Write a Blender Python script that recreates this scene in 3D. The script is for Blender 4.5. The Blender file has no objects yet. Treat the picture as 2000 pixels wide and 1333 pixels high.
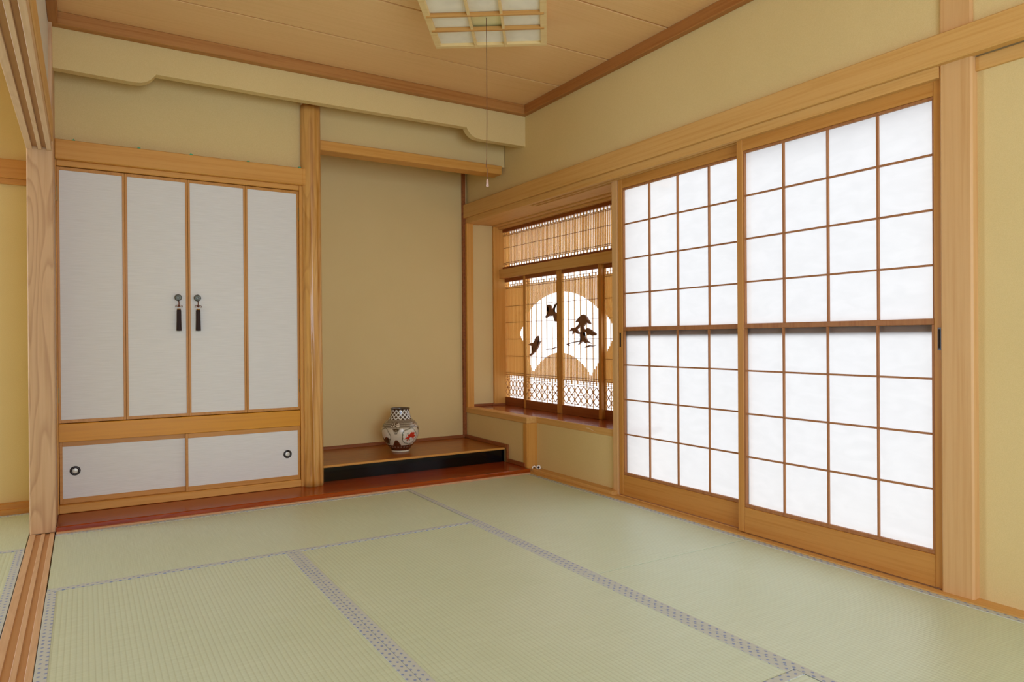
import bpy, bmesh, math, random
from mathutils import Vector, Matrix
random.seed(7)
S = bpy.context.scene
COL = S.collection
PI = math.pi

# ------------------------------------------------------------------ camera, sky, large lights, exposure
cam_d = bpy.data.cameras.new('camera')
cam_d.sensor_width = 36.0
cam_d.lens = 36.0 * 1360.08 / 2000.0
cam_d.clip_start = 0.02
cam_o = bpy.data.objects.new('camera', cam_d)
COL.objects.link(cam_o)
YAW, PITCH, ROLL = 0.550922822, -0.00316416992, -0.00680021403
_f = Vector((math.sin(YAW)*math.cos(PITCH), math.cos(YAW)*math.cos(PITCH), math.sin(PITCH)))
_r = Vector((math.cos(YAW), -math.sin(YAW), 0.0))
_u = _r.cross(_f)
_r2 = _r*math.cos(ROLL) + _u*math.sin(ROLL)
_u2 = -_r*math.sin(ROLL) + _u*math.cos(ROLL)
m = Matrix(((_r2.x, _u2.x, -_f.x, 0.0), (_r2.y, _u2.y, -_f.y, 0.0), (_r2.z, _u2.z, -_f.z, 0.9), (0, 0, 0, 1)))
cam_o.matrix_world = m
S.camera = cam_o

W = bpy.data.worlds.new('overcast_sky')
W.use_nodes = True
S.world = W
W.node_tree.nodes['Background'].inputs[0].default_value = (0.96, 1.0, 1.06, 1)
W.node_tree.nodes['Background'].inputs[1].default_value = 0.56

def daylight(name, loc, direction, sx, sy, power, col):
    l = bpy.data.lights.new(name, 'AREA')
    l.shape = 'RECTANGLE'; l.size = sx; l.size_y = sy; l.energy = power; l.color = col
    o = bpy.data.objects.new(name, l)
    COL.objects.link(o)
    o.location = loc
    o.rotation_euler = Vector(direction).to_track_quat('-Z', 'Y').to_euler()
    return o
# added fill light at an unseen rear opening; daylight through the next room's window
daylight('rear_fill_light', (0.3, -2.30, 1.15), (0.0, 1, -0.05), 2.4, 1.9, 112, (0.79, 0.95, 1.22))
daylight('next_room_daylight', (-2.45, 4.62, 1.0), (0.45, -1, -0.05), 1.6, 1.7, 80, (0.84, 0.96, 1.16))

# bright hazy sky high over the garden side: a very soft sun from the right
sl = bpy.data.lights.new('hazy_sun', 'SUN')
sl.energy = 5.2; sl.angle = math.radians(62); sl.color = (1.0, 1.0, 1.0)
so = bpy.data.objects.new('hazy_sun', sl)
COL.objects.link(so)
so.location = (5, 2, 5)
so.rotation_euler = Vector((-math.cos(math.radians(37)), 0.06, -math.sin(math.radians(37)))).to_track_quat('-Z', 'Y').to_euler()

S.view_settings.view_transform = 'Standard'
S.view_settings.look = 'None'
S.view_settings.gamma = 1.0
S.view_settings.exposure = 0.08
S.view_settings.use_curve_mapping = False
try:
    S.cycles.use_denoising = True
    S.cycles.max_bounces = 14
    S.cycles.diffuse_bounces = 8
    S.cycles.transmission_bounces = 8
    S.cycles.caustics_reflective = False
    S.cycles.caustics_refractive = False
    S.cycles.sample_clamp_indirect = 6.0
except Exception:
    pass

# ------------------------------------------------------------------ materials
def nt(name):
    mt = bpy.data.materials.new(name); mt.use_nodes = True
    t = mt.node_tree; b = t.nodes['Principled BSDF']
    return mt, t, b
def N(t, kind, **kw):
    n = t.nodes.new(kind)
    for k, v in kw.items(): setattr(n, k, v)
    return n
def L(t, a, b): t.links.new(a, b)
def coords(t, scale=(1, 1, 1), rot=(0, 0, 0), loc=(0, 0, 0)):
    tc = N(t, 'ShaderNodeTexCoord'); mp = N(t, 'ShaderNodeMapping')
    mp.inputs['Scale'].default_value = scale; mp.inputs['Rotation'].default_value = rot; mp.inputs['Location'].default_value = loc
    L(t, tc.outputs['Object'], mp.inputs['Vector'])
    return mp.outputs['Vector']
def ramp(t, fac, stops):
    r = N(t, 'ShaderNodeValToRGB')
    e = r.color_ramp.elements
    while len(e) < len(stops): e.new(0.5)
    for i, (p, c) in enumerate(stops):
        e[i].position = p; e[i].color = (*c, 1)
    L(t, fac, r.inputs['Fac'])
    return r.outputs['Color']
def bump(t, b, h, strength, dist):
    bp = N(t, 'ShaderNodeBump'); bp.inputs['Strength'].default_value = strength; bp.inputs['Distance'].default_value = dist
    L(t, h, bp.inputs['Height']); L(t, bp.outputs['Normal'], b.inputs['Normal'])
def plain(name, col, rough=0.6, metal=0.0, coat=0.0):
    mt, t, b = nt(name)
    b.inputs['Base Color'].default_value = (*col, 1); b.inputs['Roughness'].default_value = rough
    b.inputs['Metallic'].default_value = metal; b.inputs['Coat Weight'].default_value = coat
    return mt
def mixc(a, b, f): return tuple(a[i]*(1-f)+b[i]*f for i in range(3))
def wood(name, light, dark, axis='Z', rough=0.5, fine=70.0, along=1.6, cathedral=0.0, coat=0.0, spec=0.35):
    """straight grain running along one axis; cathedral adds curving growth rings"""
    mt, t, b = nt(name)
    sc = [fine, fine, fine]; i = 'XYZ'.index(axis); sc[i] = along
    v = coords(t, tuple(sc))
    n = N(t, 'ShaderNodeTexNoise'); n.inputs['Scale'].default_value = 1.0; n.inputs['Detail'].default_value = 5.0
    n.inputs['Roughness'].default_value = 0.62; n.inputs['Distortion'].default_value = 0.25
    L(t, v, n.inputs['Vector'])
    c = ramp(t, n.outputs['Fac'], [(0.30, dark), (0.52, mixc(dark, light, 0.75)), (0.72, light)])
    h = n.outputs['Fac']
    if cathedral:
        sc2 = [7.0, 7.0, 7.0]; sc2[i] = 0.9
        v2 = coords(t, tuple(sc2), loc=(0.37, 0.21, 0.13))
        n2 = N(t, 'ShaderNodeTexNoise'); n2.inputs['Scale'].default_value = 1.0; n2.inputs['Detail'].default_value = 1.5
        L(t, v2, n2.inputs['Vector'])
        mm = N(t, 'ShaderNodeMath', operation='MULTIPLY'); mm.inputs[1].default_value = 15.0
        L(t, n2.outputs['Fac'], mm.inputs[0])
        fr = N(t, 'ShaderNodeMath', operation='FRACT'); L(t, mm.outputs[0], fr.inputs[0])
        rr = ramp(t, fr.outputs[0], [(0.0, (1, 1, 1)), (0.55, (0.96, 0.95, 0.94)), (0.86, (1-0.42*cathedral, 1-0.55*cathedral, 1-0.62*cathedral)), (1.0, (1, 1, 1))])
        mx = N(t, 'ShaderNodeMix', data_type='RGBA', blend_type='MULTIPLY'); mx.inputs['Factor'].default_value = 1.0
        L(t, c, mx.inputs['A']); L(t, rr, mx.inputs['B']); c = mx.outputs['Result']
    L(t, c, b.inputs['Base Color'])
    b.inputs['Roughness'].default_value = rough
    b.inputs['Specular IOR Level'].default_value = spec
    b.inputs['Coat Weight'].default_value = coat; b.inputs['Coat Roughness'].default_value = 0.06
    bump(t, b, h, 0.12, 0.001)
    return mt
HON_L, HON_D = (0.66, 0.335, 0.075), (0.56, 0.25, 0.04)
WX = wood('honey_wood_x', HON_L, HON_D, 'X'); WY = wood('honey_wood_y', HON_L, HON_D, 'Y'); WZ = wood('honey_wood_z', HON_L, HON_D, 'Z')
AMB_L, AMB_D = (0.56, 0.265, 0.055), (0.47, 0.195, 0.03)
AX = wood('amber_wood_x', AMB_L, AMB_D, 'X', 0.42); AY = wood('amber_wood_y', AMB_L, AMB_D, 'Y', 0.42); AZ = wood('amber_wood_z', AMB_L, AMB_D, 'Z', 0.42)
PIN_L, PIN_D = (0.66, 0.44, 0.255), (0.58, 0.36, 0.19)
PZ = wood('pale_cypress_z', PIN_L, PIN_D, 'Z', 0.55, cathedral=0.45)
PZ2 = wood('plain_cypress_z', (0.66, 0.40, 0.17), (0.58, 0.32, 0.115), 'Z', 0.5)
PY = wood('pale_cypress_y', PIN_L, PIN_D, 'Y', 0.55, cathedral=0.2)
PY2 = wood('plain_cypress_y', (0.66, 0.385, 0.125), (0.57, 0.30, 0.075), 'Y', 0.5)
GRV = wood('groove_liner', (0.50, 0.26, 0.11), (0.44, 0.215, 0.085), 'Y', 0.4)
RED_L, RED_D = (0.36, 0.065, 0.003), (0.24, 0.022, 0.001)
LACX = wood('red_brown_lacquer_x', RED_L, RED_D, 'X', 0.25, fine=26, along=1.1, cathedral=0.5, coat=0.15)
LACY = wood('red_brown_lacquer_y', RED_L, RED_D, 'Y', 0.22, fine=26, along=1.1, cathedral=0.3, coat=0.55)
PLATX = wood('keyaki_board_x', (0.40, 0.135, 0.004), (0.26, 0.06, 0.002), 'X', 0.3, fine=30, along=1.4, cathedral=0.5, coat=0.1)
DRX = wood('dark_red_wood_x', (0.33, 0.11, 0.03), (0.22, 0.06, 0.014), 'X', 0.45)
DRY = wood('dark_red_wood_y', (0.33, 0.11, 0.03), (0.22, 0.06, 0.014), 'Y', 0.45)
CEIL = wood('ceiling_cedar', (0.81, 0.52, 0.24), (0.75, 0.465, 0.20), 'X', 0.6, fine=120, along=1.6)
TRX = wood('ceiling_trim_x', (0.47, 0.22, 0.06), (0.36, 0.14, 0.03), 'X', 0.5); TRY_SHADED = wood('ceiling_trim_y_shaded', (0.42, 0.175, 0.045), (0.31, 0.11, 0.022), 'Y', 0.5)  # side trim is a darker copy, its shade put into the colour
LOGZ = wood('polished_log', (0.74, 0.42, 0.13), (0.40, 0.15, 0.006), 'Z', 0.33, fine=34, along=1.3, cathedral=0.35, coat=0.25)
BLK = plain('black_lacquer', (0.0015, 0.0015, 0.002), 0.10)
BLK.node_tree.nodes['Principled BSDF'].inputs['Specular IOR Level'].default_value = 0.4
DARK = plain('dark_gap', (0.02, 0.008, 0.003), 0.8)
FRAMEBROWN = wood('window_frame_wood', (0.30, 0.085, 0.014), (0.22, 0.05, 0.007), 'Y', 0.45)

def plaster(name, c):
    mt, t, b = nt(name)
    v = coords(t, (1, 1, 1))
    n = N(t, 'ShaderNodeTexNoise'); n.inputs['Scale'].default_value = 420; n.inputs['Detail'].default_value = 3
    n2 = N(t, 'ShaderNodeTexNoise'); n2.inputs['Scale'].default_value = 3.0; n2.inputs['Detail'].default_value = 2
    L(t, v, n.inputs['Vector']); L(t, v, n2.inputs['Vector'])
    a = N(t, 'ShaderNodeMath', operation='MULTIPLY_ADD'); a.inputs[1].default_value = 0.25
    L(t, n2.outputs['Fac'], a.inputs[0]); L(t, n.outputs['Fac'], a.inputs[2])
    c1 = ramp(t, a.outputs[0], [(0.35, mixc(c, (0, 0, 0), 0.10)), (0.85, mixc(c, (1, 1, 1), 0.05))])
    L(t, c1, b.inputs['Base Color']); b.inputs['Roughness'].default_value = 0.95; b.inputs['Specular IOR Level'].default_value = 0.1
    bump(t, b, n.outputs['Fac'], 0.25, 0.0012)
    return mt
PLAS = plaster('juraku_plaster', (0.71, 0.545, 0.24))
PLASW = plaster('white_plaster', (0.72, 0.68, 0.60))
BASEF = plain('subfloor', (0.25, 0.2, 0.14), 0.9)

def rush(name, axis):
    """woven rush: ridges along the long side, tiny cross weave"""
    mt, t, b = nt(name)
    tc = N(t, 'ShaderNodeTexCoord'); sp = N(t, 'ShaderNodeSeparateXYZ'); L(t, tc.outputs['Object'], sp.inputs[0])
    across = sp.outputs['Y' if axis == 'X' else 'X']; along = sp.outputs['X' if axis == 'X' else 'Y']
    m1 = N(t, 'ShaderNodeMath', operation='MULTIPLY'); m1.inputs[1].default_value = 2*PI/0.0152; L(t, across, m1.inputs[0])
    s1 = N(t, 'ShaderNodeMath', operation='SINE'); L(t, m1.outputs[0], s1.inputs[0])
    ab = N(t, 'ShaderNodeMath', operation='MULTIPLY_ADD'); ab.inputs[1].default_value = 0.5; ab.inputs[2].default_value = 0.5; L(t, s1.outputs[0], ab.inputs[0])
    pw = N(t, 'ShaderNodeMath', operation='POWER'); pw.inputs[1].default_value = 0.45; L(t, ab.outputs[0], pw.inputs[0])
    sc = (7.0, 260.0, 1) if axis == 'Y' else (260.0, 7.0, 1)
    v = coords(t, sc)
    n = N(t, 'ShaderNodeTexNoise'); n.inputs['Scale'].default_value = 1.0; n.inputs['Detail'].default_value = 3; L(t, v, n.inputs['Vector'])
    v2 = coords(t, (2.2, 2.2, 1))
    n2 = N(t, 'ShaderNodeTexNoise'); n2.inputs['Scale'].default_value = 1.0; n2.inputs['Detail'].default_value = 3; L(t, v2, n2.inputs['Vector'])
    c = ramp(t, n.outputs['Fac'], [(0.3, (0.54, 0.645, 0.48)), (0.7, (0.62, 0.735, 0.575))])
    c2 = ramp(t, n2.outputs['Fac'], [(0.3, (0.96, 0.97, 0.93)), (0.7, (1.0, 1.0, 1.0))])
    c3 = ramp(t, pw.outputs[0], [(0.0, (0.86, 0.85, 0.79)), (0.55, (1, 1, 1))])
    mx = N(t, 'ShaderNodeMix', data_type='RGBA', blend_type='MULTIPLY'); mx.inputs['Factor'].default_value = 1.0
    L(t, c, mx.inputs['A']); L(t, c2, mx.inputs['B'])
    my = N(t, 'ShaderNodeMix', data_type='RGBA', blend_type='MULTIPLY'); my.inputs['Factor'].default_value = 1.0
    L(t, mx.outputs['Result'], my.inputs['A']); L(t, c3, my.inputs['B'])
    L(t, my.outputs['Result'], b.inputs['Base Color'])
    b.inputs['Roughness'].default_value = 0.40; b.inputs['Specular IOR Level'].default_value = 1.0
    bump(t, b, pw.outputs[0], 0.35, 0.0012)
    return mt
RUSHX, RUSHY = rush('rush_weave_x', 'X'), rush('rush_weave_y', 'Y')

def heri(name, axis):
    """grey cloth edging with small blue woven motifs in two staggered rows"""
    mt, t, b = nt(name)
    tc = N(t, 'ShaderNodeTexCoord'); sp = N(t, 'ShaderNodeSeparateXYZ'); L(t, tc.outputs['Object'], sp.inputs[0])
    u = sp.outputs[axis]; w = sp.outputs['Y' if axis == 'X' else 'X']
    def M(op, a, bb=None, c=None):
        n = N(t, 'ShaderNodeMath', operation=op)
        for i, x in enumerate((a, bb, c)):
            if x is None: continue
            if isinstance(x, (int, float)): n.inputs[i].default_value = x
            else: L(t, x, n.inputs[i])
        return n.outputs[0]
    q = 0.0160; p = 0.030
    wv = M('DIVIDE', w, q); row = M('FLOOR', wv); fw = M('SUBTRACT', M('FRACT', wv), 0.5)
    uu = M('ADD', M('DIVIDE', u, p), M('MULTIPLY', row, 0.5)); fu = M('SUBTRACT', M('FRACT', uu), 0.5)
    du = M('MULTIPLY', fu, p); dw = M('MULTIPLY', fw, q)
    d = M('SQRT', M('ADD', M('POWER', M('ABSOLUTE', du), 2.0), M('POWER', M('ABSOLUTE', M('MULTIPLY', dw, 1.2)), 2.0)))
    v = coords(t, (600, 600, 600)); n = N(t, 'ShaderNodeTexNoise'); n.inputs['Scale'].default_value = 1.0; L(t, v, n.inputs['Vector'])
    dn = M('ADD', d, M('MULTIPLY', M('SUBTRACT', n.outputs['Fac'], 0.5), 0.004))
    dot = M('LESS_THAN', dn, 0.0050)
    ring = M('MULTIPLY', M('GREATER_THAN', dn, 0.0078), M('LESS_THAN', dn, 0.0088))
    f = M('MINIMUM', M('ADD', M('MULTIPLY', dot, 0.75), M('MULTIPLY', ring, 0.14)), 1.0)
    mx = N(t, 'ShaderNodeMix', data_type='RGBA'); L(t, f, mx.inputs['Factor'])
    mx.inputs['A'].default_value = (0.52, 0.57, 0.53, 1); mx.inputs['B'].default_value = (0.12, 0.20, 0.48, 1)
    L(t, mx.outputs['Result'], b.inputs['Base Color']); b.inputs['Roughness'].default_value = 0.6
    return mt
HERIX, HERIY = heri('border_cloth_x', 'X'), heri('border_cloth_y', 'Y')

def paper(name, col, trans, fib=0.03, clear=0.0):
    """washi: thin, lets daylight through, with faint fibres"""
    mt, t, b = nt(name)
    v = coords(t, (9, 9, 26)); n = N(t, 'ShaderNodeTexNoise'); n.inputs['Scale'].default_value = 1.0; n.inputs['Detail'].default_value = 6; n.inputs['Distortion'].default_value = 1.2
    L(t, v, n.inputs['Vector'])
    c = ramp(t, n.outputs['Fac'], [(0.35, mixc(col, (0, 0, 0), fib)), (0.65, col)])
    d = N(t, 'ShaderNodeBsdfDiffuse'); tr = N(t, 'ShaderNodeBsdfTranslucent'); mx = N(t, 'ShaderNodeMixShader')
    mx.inputs[0].default_value = trans
    L(t, c, d.inputs['Color']); L(t, c, tr.inputs['Color'])
    L(t, d.outputs[0], mx.inputs[1]); L(t, tr.outputs[0], mx.inputs[2])
    tp = N(t, 'ShaderNodeBsdfTransparent'); m2 = N(t, 'ShaderNodeMixShader'); m2.inputs[0].default_value = clear
    L(t, c, tp.inputs['Color'])
    L(t, mx.outputs[0], m2.inputs[1]); L(t, tp.outputs[0], m2.inputs[2])
    L(t, m2.outputs[0], t.nodes['Material Output'].inputs['Surface'])
    return mt
PAPER = paper('shoji_paper', (0.80, 0.803, 0.81), 0.85, 0.028, 0.42)
FROST = paper('frosted_pane', (0.97, 0.97, 0.975), 0.9, 0.0, 0.0)
LAMPPAPER = paper('lamp_paper', (0.95, 0.88, 0.72), 0.15, 0.08)
CLOTHP = paper('unused', (0.8, 0.8, 0.8), 0.1)
bpy.data.materials.remove(CLOTHP)

def fusuma():
    mt, t, b = nt('fusuma_paper')
    v = coords(t, (9, 9, 300)); n = N(t, 'ShaderNodeTexNoise'); n.inputs['Scale'].default_value = 1.0; n.inputs['Detail'].default_value = 4
    L(t, v, n.inputs['Vector'])
    c = ramp(t, n.outputs['Fac'], [(0.3, (0.69, 0.69, 0.67)), (0.7, (0.76, 0.76, 0.745))])
    L(t, c, b.inputs['Base Color']); b.inputs['Roughness'].default_value = 0.85
    bump(t, b, n.outputs['Fac'], 0.15, 0.0006)
    return mt
FUSUMA = fusuma()

def slatmat():
    mt, t, b = nt('thin_cedar_slats')
    v = coords(t, (1, 90, 2)); n = N(t, 'ShaderNodeTexNoise'); n.inputs['Scale'].default_value = 1.0; n.inputs['Detail'].default_value = 2
    L(t, v, n.inputs['Vector'])
    c = ramp(t, n.outputs['Fac'], [(0.3, (0.78, 0.47, 0.12)), (0.7, (0.88, 0.61, 0.20))])
    tr = N(t, 'ShaderNodeBsdfTranslucent'); mx = N(t, 'ShaderNodeMixShader'); mx.inputs[0].default_value = 0.42
    c2 = ramp(t, n.outputs['Fac'], [(0.3, (0.84, 0.62, 0.33)), (0.7, (0.93, 0.74, 0.45))])
    L(t, c, b.inputs['Base Color']); L(t, c2, tr.inputs['Color']); b.inputs['Roughness'].default_value = 0.6
    L(t, b.outputs[0], mx.inputs[1]); L(t, tr.outputs[0], mx.inputs[2])
    L(t, mx.outputs[0], t.nodes['Material Output'].inputs['Surface'])
    return mt
SLAT = slatmat()
BANDW = wood('band_wood', (0.50, 0.25, 0.08), (0.40, 0.17, 0.045), 'Z', 0.6)
TIE = plain('dark_cedar_tie', (0.33, 0.12, 0.035), 0.6)
CARV = plain('carved_dark_wood', (0.20, 0.082, 0.038), 0.6)
KUMI = wood('shoji_lattice_wood', (0.40, 0.17, 0.055), (0.30, 0.105, 0.028), 'Z', 0.5)
BRONZE = plain('aged_bronze', (0.115, 0.12, 0.10), 0.35, 0.85)
TASSEL = plain('dark_silk', (0.022, 0.007, 0.006), 0.75)
CORDM = plain('dark_red_cord', (0.12, 0.03, 0.015), 0.7)
GOLD = plain('gold_thread', (0.45, 0.22, 0.04), 0.4, 0.4)
PULLD = plain('black_pull_ring', (0.02, 0.012, 0.010), 0.25, 0.3)
PULLC = plain('pull_cup', (0.62, 0.60, 0.52), 0.35, 0.2)
BRASS = plain('dull_brass', (0.20, 0.14, 0.05), 0.45, 0.6)
PORC = plain('white_plastic', (0.80, 0.74, 0.62), 0.4)
GREEN = plain('green_plastic', (0.03, 0.42, 0.20), 0.4)
CORDB = plain('brown_cord', (0.17, 0.07, 0.03), 0.7)
CLEAR = plain('pale_pink_plastic', (0.62, 0.42, 0.36), 0.25)
CHIP = plain('bare_wood_scar', (0.72, 0.52, 0.30), 0.7)
LAMPW = wood('lamp_frame_wood', (0.78, 0.58, 0.27), (0.70, 0.48, 0.20), 'X', 0.5)
LAMPB = wood('lamp_bar_wood', (0.56, 0.30, 0.085), (0.46, 0.21, 0.05), 'X', 0.5)
LAMPG = plain('lamp_inner_plate', (0.78, 0.72, 0.40), 0.25)

# ------------------------------------------------------------------ mesh helpers
class MB:
    def __init__(self): self.bm = bmesh.new()
    def box(self, x0, x1, y0, y1, z0, z1, bev=0.0):
        vs = [self.bm.verts.new((x, y, z)) for x in (x0, x1) for y in (y0, y1) for z in (z0, z1)]
        fs = [(0, 1, 3, 2), (4, 6, 7, 5), (0, 4, 5, 1), (2, 3, 7, 6), (0, 2, 6, 4), (1, 5, 7, 3)]
        ff = [self.bm.faces.new([vs[i] for i in f]) for f in fs]
        if bev:
            es = list({e for f in ff for e in f.edges})
            bmesh.ops.bevel(self.bm, geom=es, offset=bev, segments=1, affect='EDGES', profile=0.5)
        return self
    def bar(self, a, b, w, d, n=Vector((1, 0, 0))):
        """rectangular bar from a to b; d = thickness along n, w = width in the plane"""
        a, b = Vector(a), Vector(b); t = (b-a).normalized(); n = Vector(n).normalized(); s = t.cross(n).normalized()
        vs = []
        for p in (a, b):
            for i, j in ((-1, -1), (1, -1), (1, 1), (-1, 1)):
                vs.append(self.bm.verts.new(p + s*(i*w/2) + n*(j*d/2)))
        for f in ((0, 3, 2, 1), (4, 5, 6, 7), (0, 1, 5, 4), (1, 2, 6, 5), (2, 3, 7, 6), (3, 0, 4, 7)):
            self.bm.faces.new([vs[i] for i in f])
        return self
    def prism(self, pts, off):
        """closed outline pts (3-D) pushed out by the vector off"""
        off = Vector(off)
        a = [self.bm.verts.new(p) for p in pts]; b = [self.bm.verts.new(Vector(p)+off) for p in pts]
        f1 = self.bm.faces.new(a); f2 = self.bm.faces.new(list(reversed(b)))
        k = len(pts)
        for i in range(k):
            self.bm.faces.new((a[i], b[i], b[(i+1) % k], a[(i+1) % k]))
        bmesh.ops.triangulate(self.bm, faces=[f1, f2])
        return self
    def lathe(self, prof, c, axis='Z', seg=32, rf=None, cap=True):
        rings = []
        for (r, h) in prof:
            ring = []
            for i in range(seg):
                a = 2*PI*i/seg
                rr = r*(rf(a, h) if rf else 1.0)
                p, q = rr*math.cos(a), rr*math.sin(a)
                v = {'Z': (p, q, h), 'Y': (p, h, q), 'X': (h, p, q)}[axis]
                ring.append(self.bm.verts.new(Vector(c)+Vector(v)))
            rings.append(ring)
        for r0, r1 in zip(rings, rings[1:]):
            for i in range(seg):
                f = self.bm.faces.new((r0[i], r0[(i+1) % seg], r1[(i+1) % seg], r1[i])); f.smooth = True
        if cap:
            self.bm.faces.new(rings[0]); self.bm.faces.new(rings[-1])
        return self
    def tube(self, pts, r, seg=8):
        pts = [Vector(p) for p in pts]; rings = []
        for i, p in enumerate(pts):
            t = (pts[min(i+1, len(pts)-1)]-pts[max(i-1, 0)]).normalized()
            up = Vector((0, 0, 1)) if abs(t.z) < 0.9 else Vector((1, 0, 0))
            s = t.cross(up).normalized(); u = s.cross(t)
            rings.append([self.bm.verts.new(p+s*r*math.cos(2*PI*k/seg)+u*r*math.sin(2*PI*k/seg)) for k in range(seg)])
        for r0, r1 in zip(rings, rings[1:]):
            for k in range(seg):
                f = self.bm.faces.new((r0[k], r0[(k+1) % seg], r1[(k+1) % seg], r1[k])); f.smooth = True
        self.bm.faces.new(rings[0]); self.bm.faces.new(rings[-1])
        return self
    def torus(self, c, R, r, axis='Y', seg=32, s2=10, ry=1.0):
        prev = None; first = None
        for i in range(seg):
            a = 2*PI*i/seg; ring = []
            for k in range(s2):
                b = 2*PI*k/s2; q = R+r*math.cos(b); h = r*math.sin(b)*ry
                v = (q*math.cos(a), h, q*math.sin(a)) if axis == 'Y' else (h, q*math.cos(a), q*math.sin(a))
                ring.append(self.bm.verts.new(Vector(c)+Vector(v)))
            if prev:
                for k in range(s2):
                    f = self.bm.faces.new((prev[k], prev[(k+1) % s2], ring[(k+1) % s2], ring[k])); f.smooth = True
            else: first = ring
            prev = ring
        for k in range(s2):
            f = self.bm.faces.new((prev[k], prev[(k+1) % s2], first[(k+1) % s2], first[k])); f.smooth = True
        return self
    def build(self, name, mat, parent=None, origin=None):
        bmesh.ops.recalc_face_normals(self.bm, faces=self.bm.faces[:])
        o0 = Vector(origin) if origin is not None else (Vector(parent['_o']) if parent is not None else Vector((0, 0, 0)))
        bmesh.ops.translate(self.bm, verts=self.bm.verts[:], vec=-o0)
        me = bpy.data.meshes.new(name); self.bm.to_mesh(me); self.bm.free()
        me.materials.append(mat)
        ob = bpy.data.objects.new(name, me); COL.objects.link(ob)
        ob['_o'] = tuple(o0)
        if parent is not None: ob.parent = parent
        else: ob.location = o0
        return ob
def thing(name, label, cat, loc, group=None):
    o = bpy.data.objects.new(name, None); COL.objects.link(o); o.location = loc; o['_o'] = tuple(loc)
    o.empty_display_size = 0.05
    return tag(o, label, cat, group)
def tag(o, label, cat, group=None):
    o['label'] = label; o['category'] = cat
    if group: o['group'] = group
    return o
def struct(name, mb, mat, parent=None):
    o = mb.build(name, mat, parent)
    if parent is None: o['kind'] = 'structure'
    return o

# ------------------------------------------------------------------ main dimensions
XL = -0.122         # room side of the left post
YB = 4.85           # back wall of the alcove
CEILZ = 2.47
XW = 2.565          # right wall above the tie beam

# ------------------------------------------------------------------ the setting
struct('floor', MB().box(-4.2, 3.3, -2.3, 5.2, -0.16, -0.052), BASEF)
b = MB()
ys = [-2.3, -1.21, -0.735, -0.26, 0.215, 0.69, 1.165, 1.64, 2.115, 2.592, 3.062, 3.538, 4.1]
for a, c in zip(ys, ys[1:]):
    b.box(XL-0.02, 2.60, a+0.0062, c-0.0062, CEILZ, CEILZ+0.022, 0.0012)
b.box(XL-0.02, 2.60, -2.3, 5.0, CEILZ+0.0215, CEILZ+0.06)
struct('ceiling', b, CEIL)
struct('ceiling_left', MB().box(-4.2, XL-0.03, -2.3, 4.75, CEILZ, CEILZ+0.06), CEIL)
struct('wall_back', MB().box(1.10, 3.05, YB, YB+0.12, -0.05, 2.55), PLAS)
struct('wall_above_closet', MB().box(XL, 1.115, 4.2155, 4.30, 1.9175, 2.50), PLAS)
struct('wall_partition', MB().box(1.14, 1.19, 4.262, YB, 0.0, 2.50), PLAS)
struct('wall_above_alcove', MB().box(1.19, 2.56, 4.255, 4.33, 2.1205, 2.50), PLAS)
# right wall pieces (around the screens and the window bay)
b = MB().box(XW, 2.72, -2.3, YB, 1.935, 2.50)
b.box(2.59, 2.72, -2.3, 1.19, 0.0, 1.935)
b.box(2.622, 2.95, 3.205, 3.955, 0.0, 0.326).box(2.622, 2.674, 3.126, 3.205, 0.0, 0.326)
b.box(2.547, 2.95, 3.955, YB, 0.0, 0.326)
struct('wall_right', b, PLAS)
struct('wall_bay_side', MB().box(2.676, 3.05, 3.127, 3.20, 0.0, 1.95), plain('white_render', (0.86, 0.87, 0.88), 0.9))
struct('wall_rear', MB().box(-4.2, -0.95, -2.45, -2.33, 0, 2.5).box(1.55, 2.8, -2.45, -2.33, 0, 2.5).box(-0.95, 1.55, -2.45, -2.33, 2.22, 2.5).box(-0.95, 1.55, -2.45, -2.33, 0, 0.28), PLAS)
# hanging wall with a stepped, curved lower edge
def hang_profile():
    p = []
    zl = 2.207
    p += [(XL, zl+0.007), (0.20, zl), (0.235, zl), (0.26, zl+0.004), (0.283, zl+0.014), (0.303, zl+0.030), (0.316, zl+0.046), (0.324, zl+0.057)]
    p += [(0.9, 2.262), (1.5, 2.265), (2.116, 2.270)]
    p += [(2.122, 2.256), (2.134, 2.240), (2.150, 2.226), (2.170, 2.215), (2.192, 2.209), (2.225, 2.207), (XW+0.01, 2.207)]
    return p
pr = hang_profile()
hb = MB()
cols = []
for x, z in pr:
    cols.append([hb.bm.verts.new((x, y, q)) for y, q in ((3.985, 2.49), (3.985, z), (4.037, z), (4.037, 2.49))])
for c0, c1 in zip(cols, cols[1:]):
    for i in range(4):
        j = (i+1) % 4
        hb.bm.faces.new((c0[i], c0[j], c1[j], c1[i]))
hb.bm.faces.new(cols[0]); hb.bm.faces.new(cols[-1])
struct('wall_hanging', hb, PLAS)
# left side: wall above the sliding-door head, the next room
struct('wall_left', MB().box(-0.21, -0.135, -2.3, 3.95, 1.845, 2.50), PLASW)
struct('wall_next_room', MB().box(-1.55, -0.13, 4.50, 4.60, -0.05, 2.5).box(-0.22, -0.13, 4.301, 4.50, -0.05, 2.5).box(-4.2, -1.55, 4.50, 4.60, 1.85, 2.5).box(-4.2, -3.25, 4.50, 4.60, -0.05, 1.85), PLAS)
struct('wall_light_blocker', MB().box(-4.2, -0.26, 0.45, 0.57, -0.05, 2.5), PLAS)  # unseen wall added to keep the rear fill light out of the next room
struct('wall_far_left', MB().box(-4.3, -4.2, -2.45, 4.60, -0.05, 2.5), PLAS)
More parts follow.
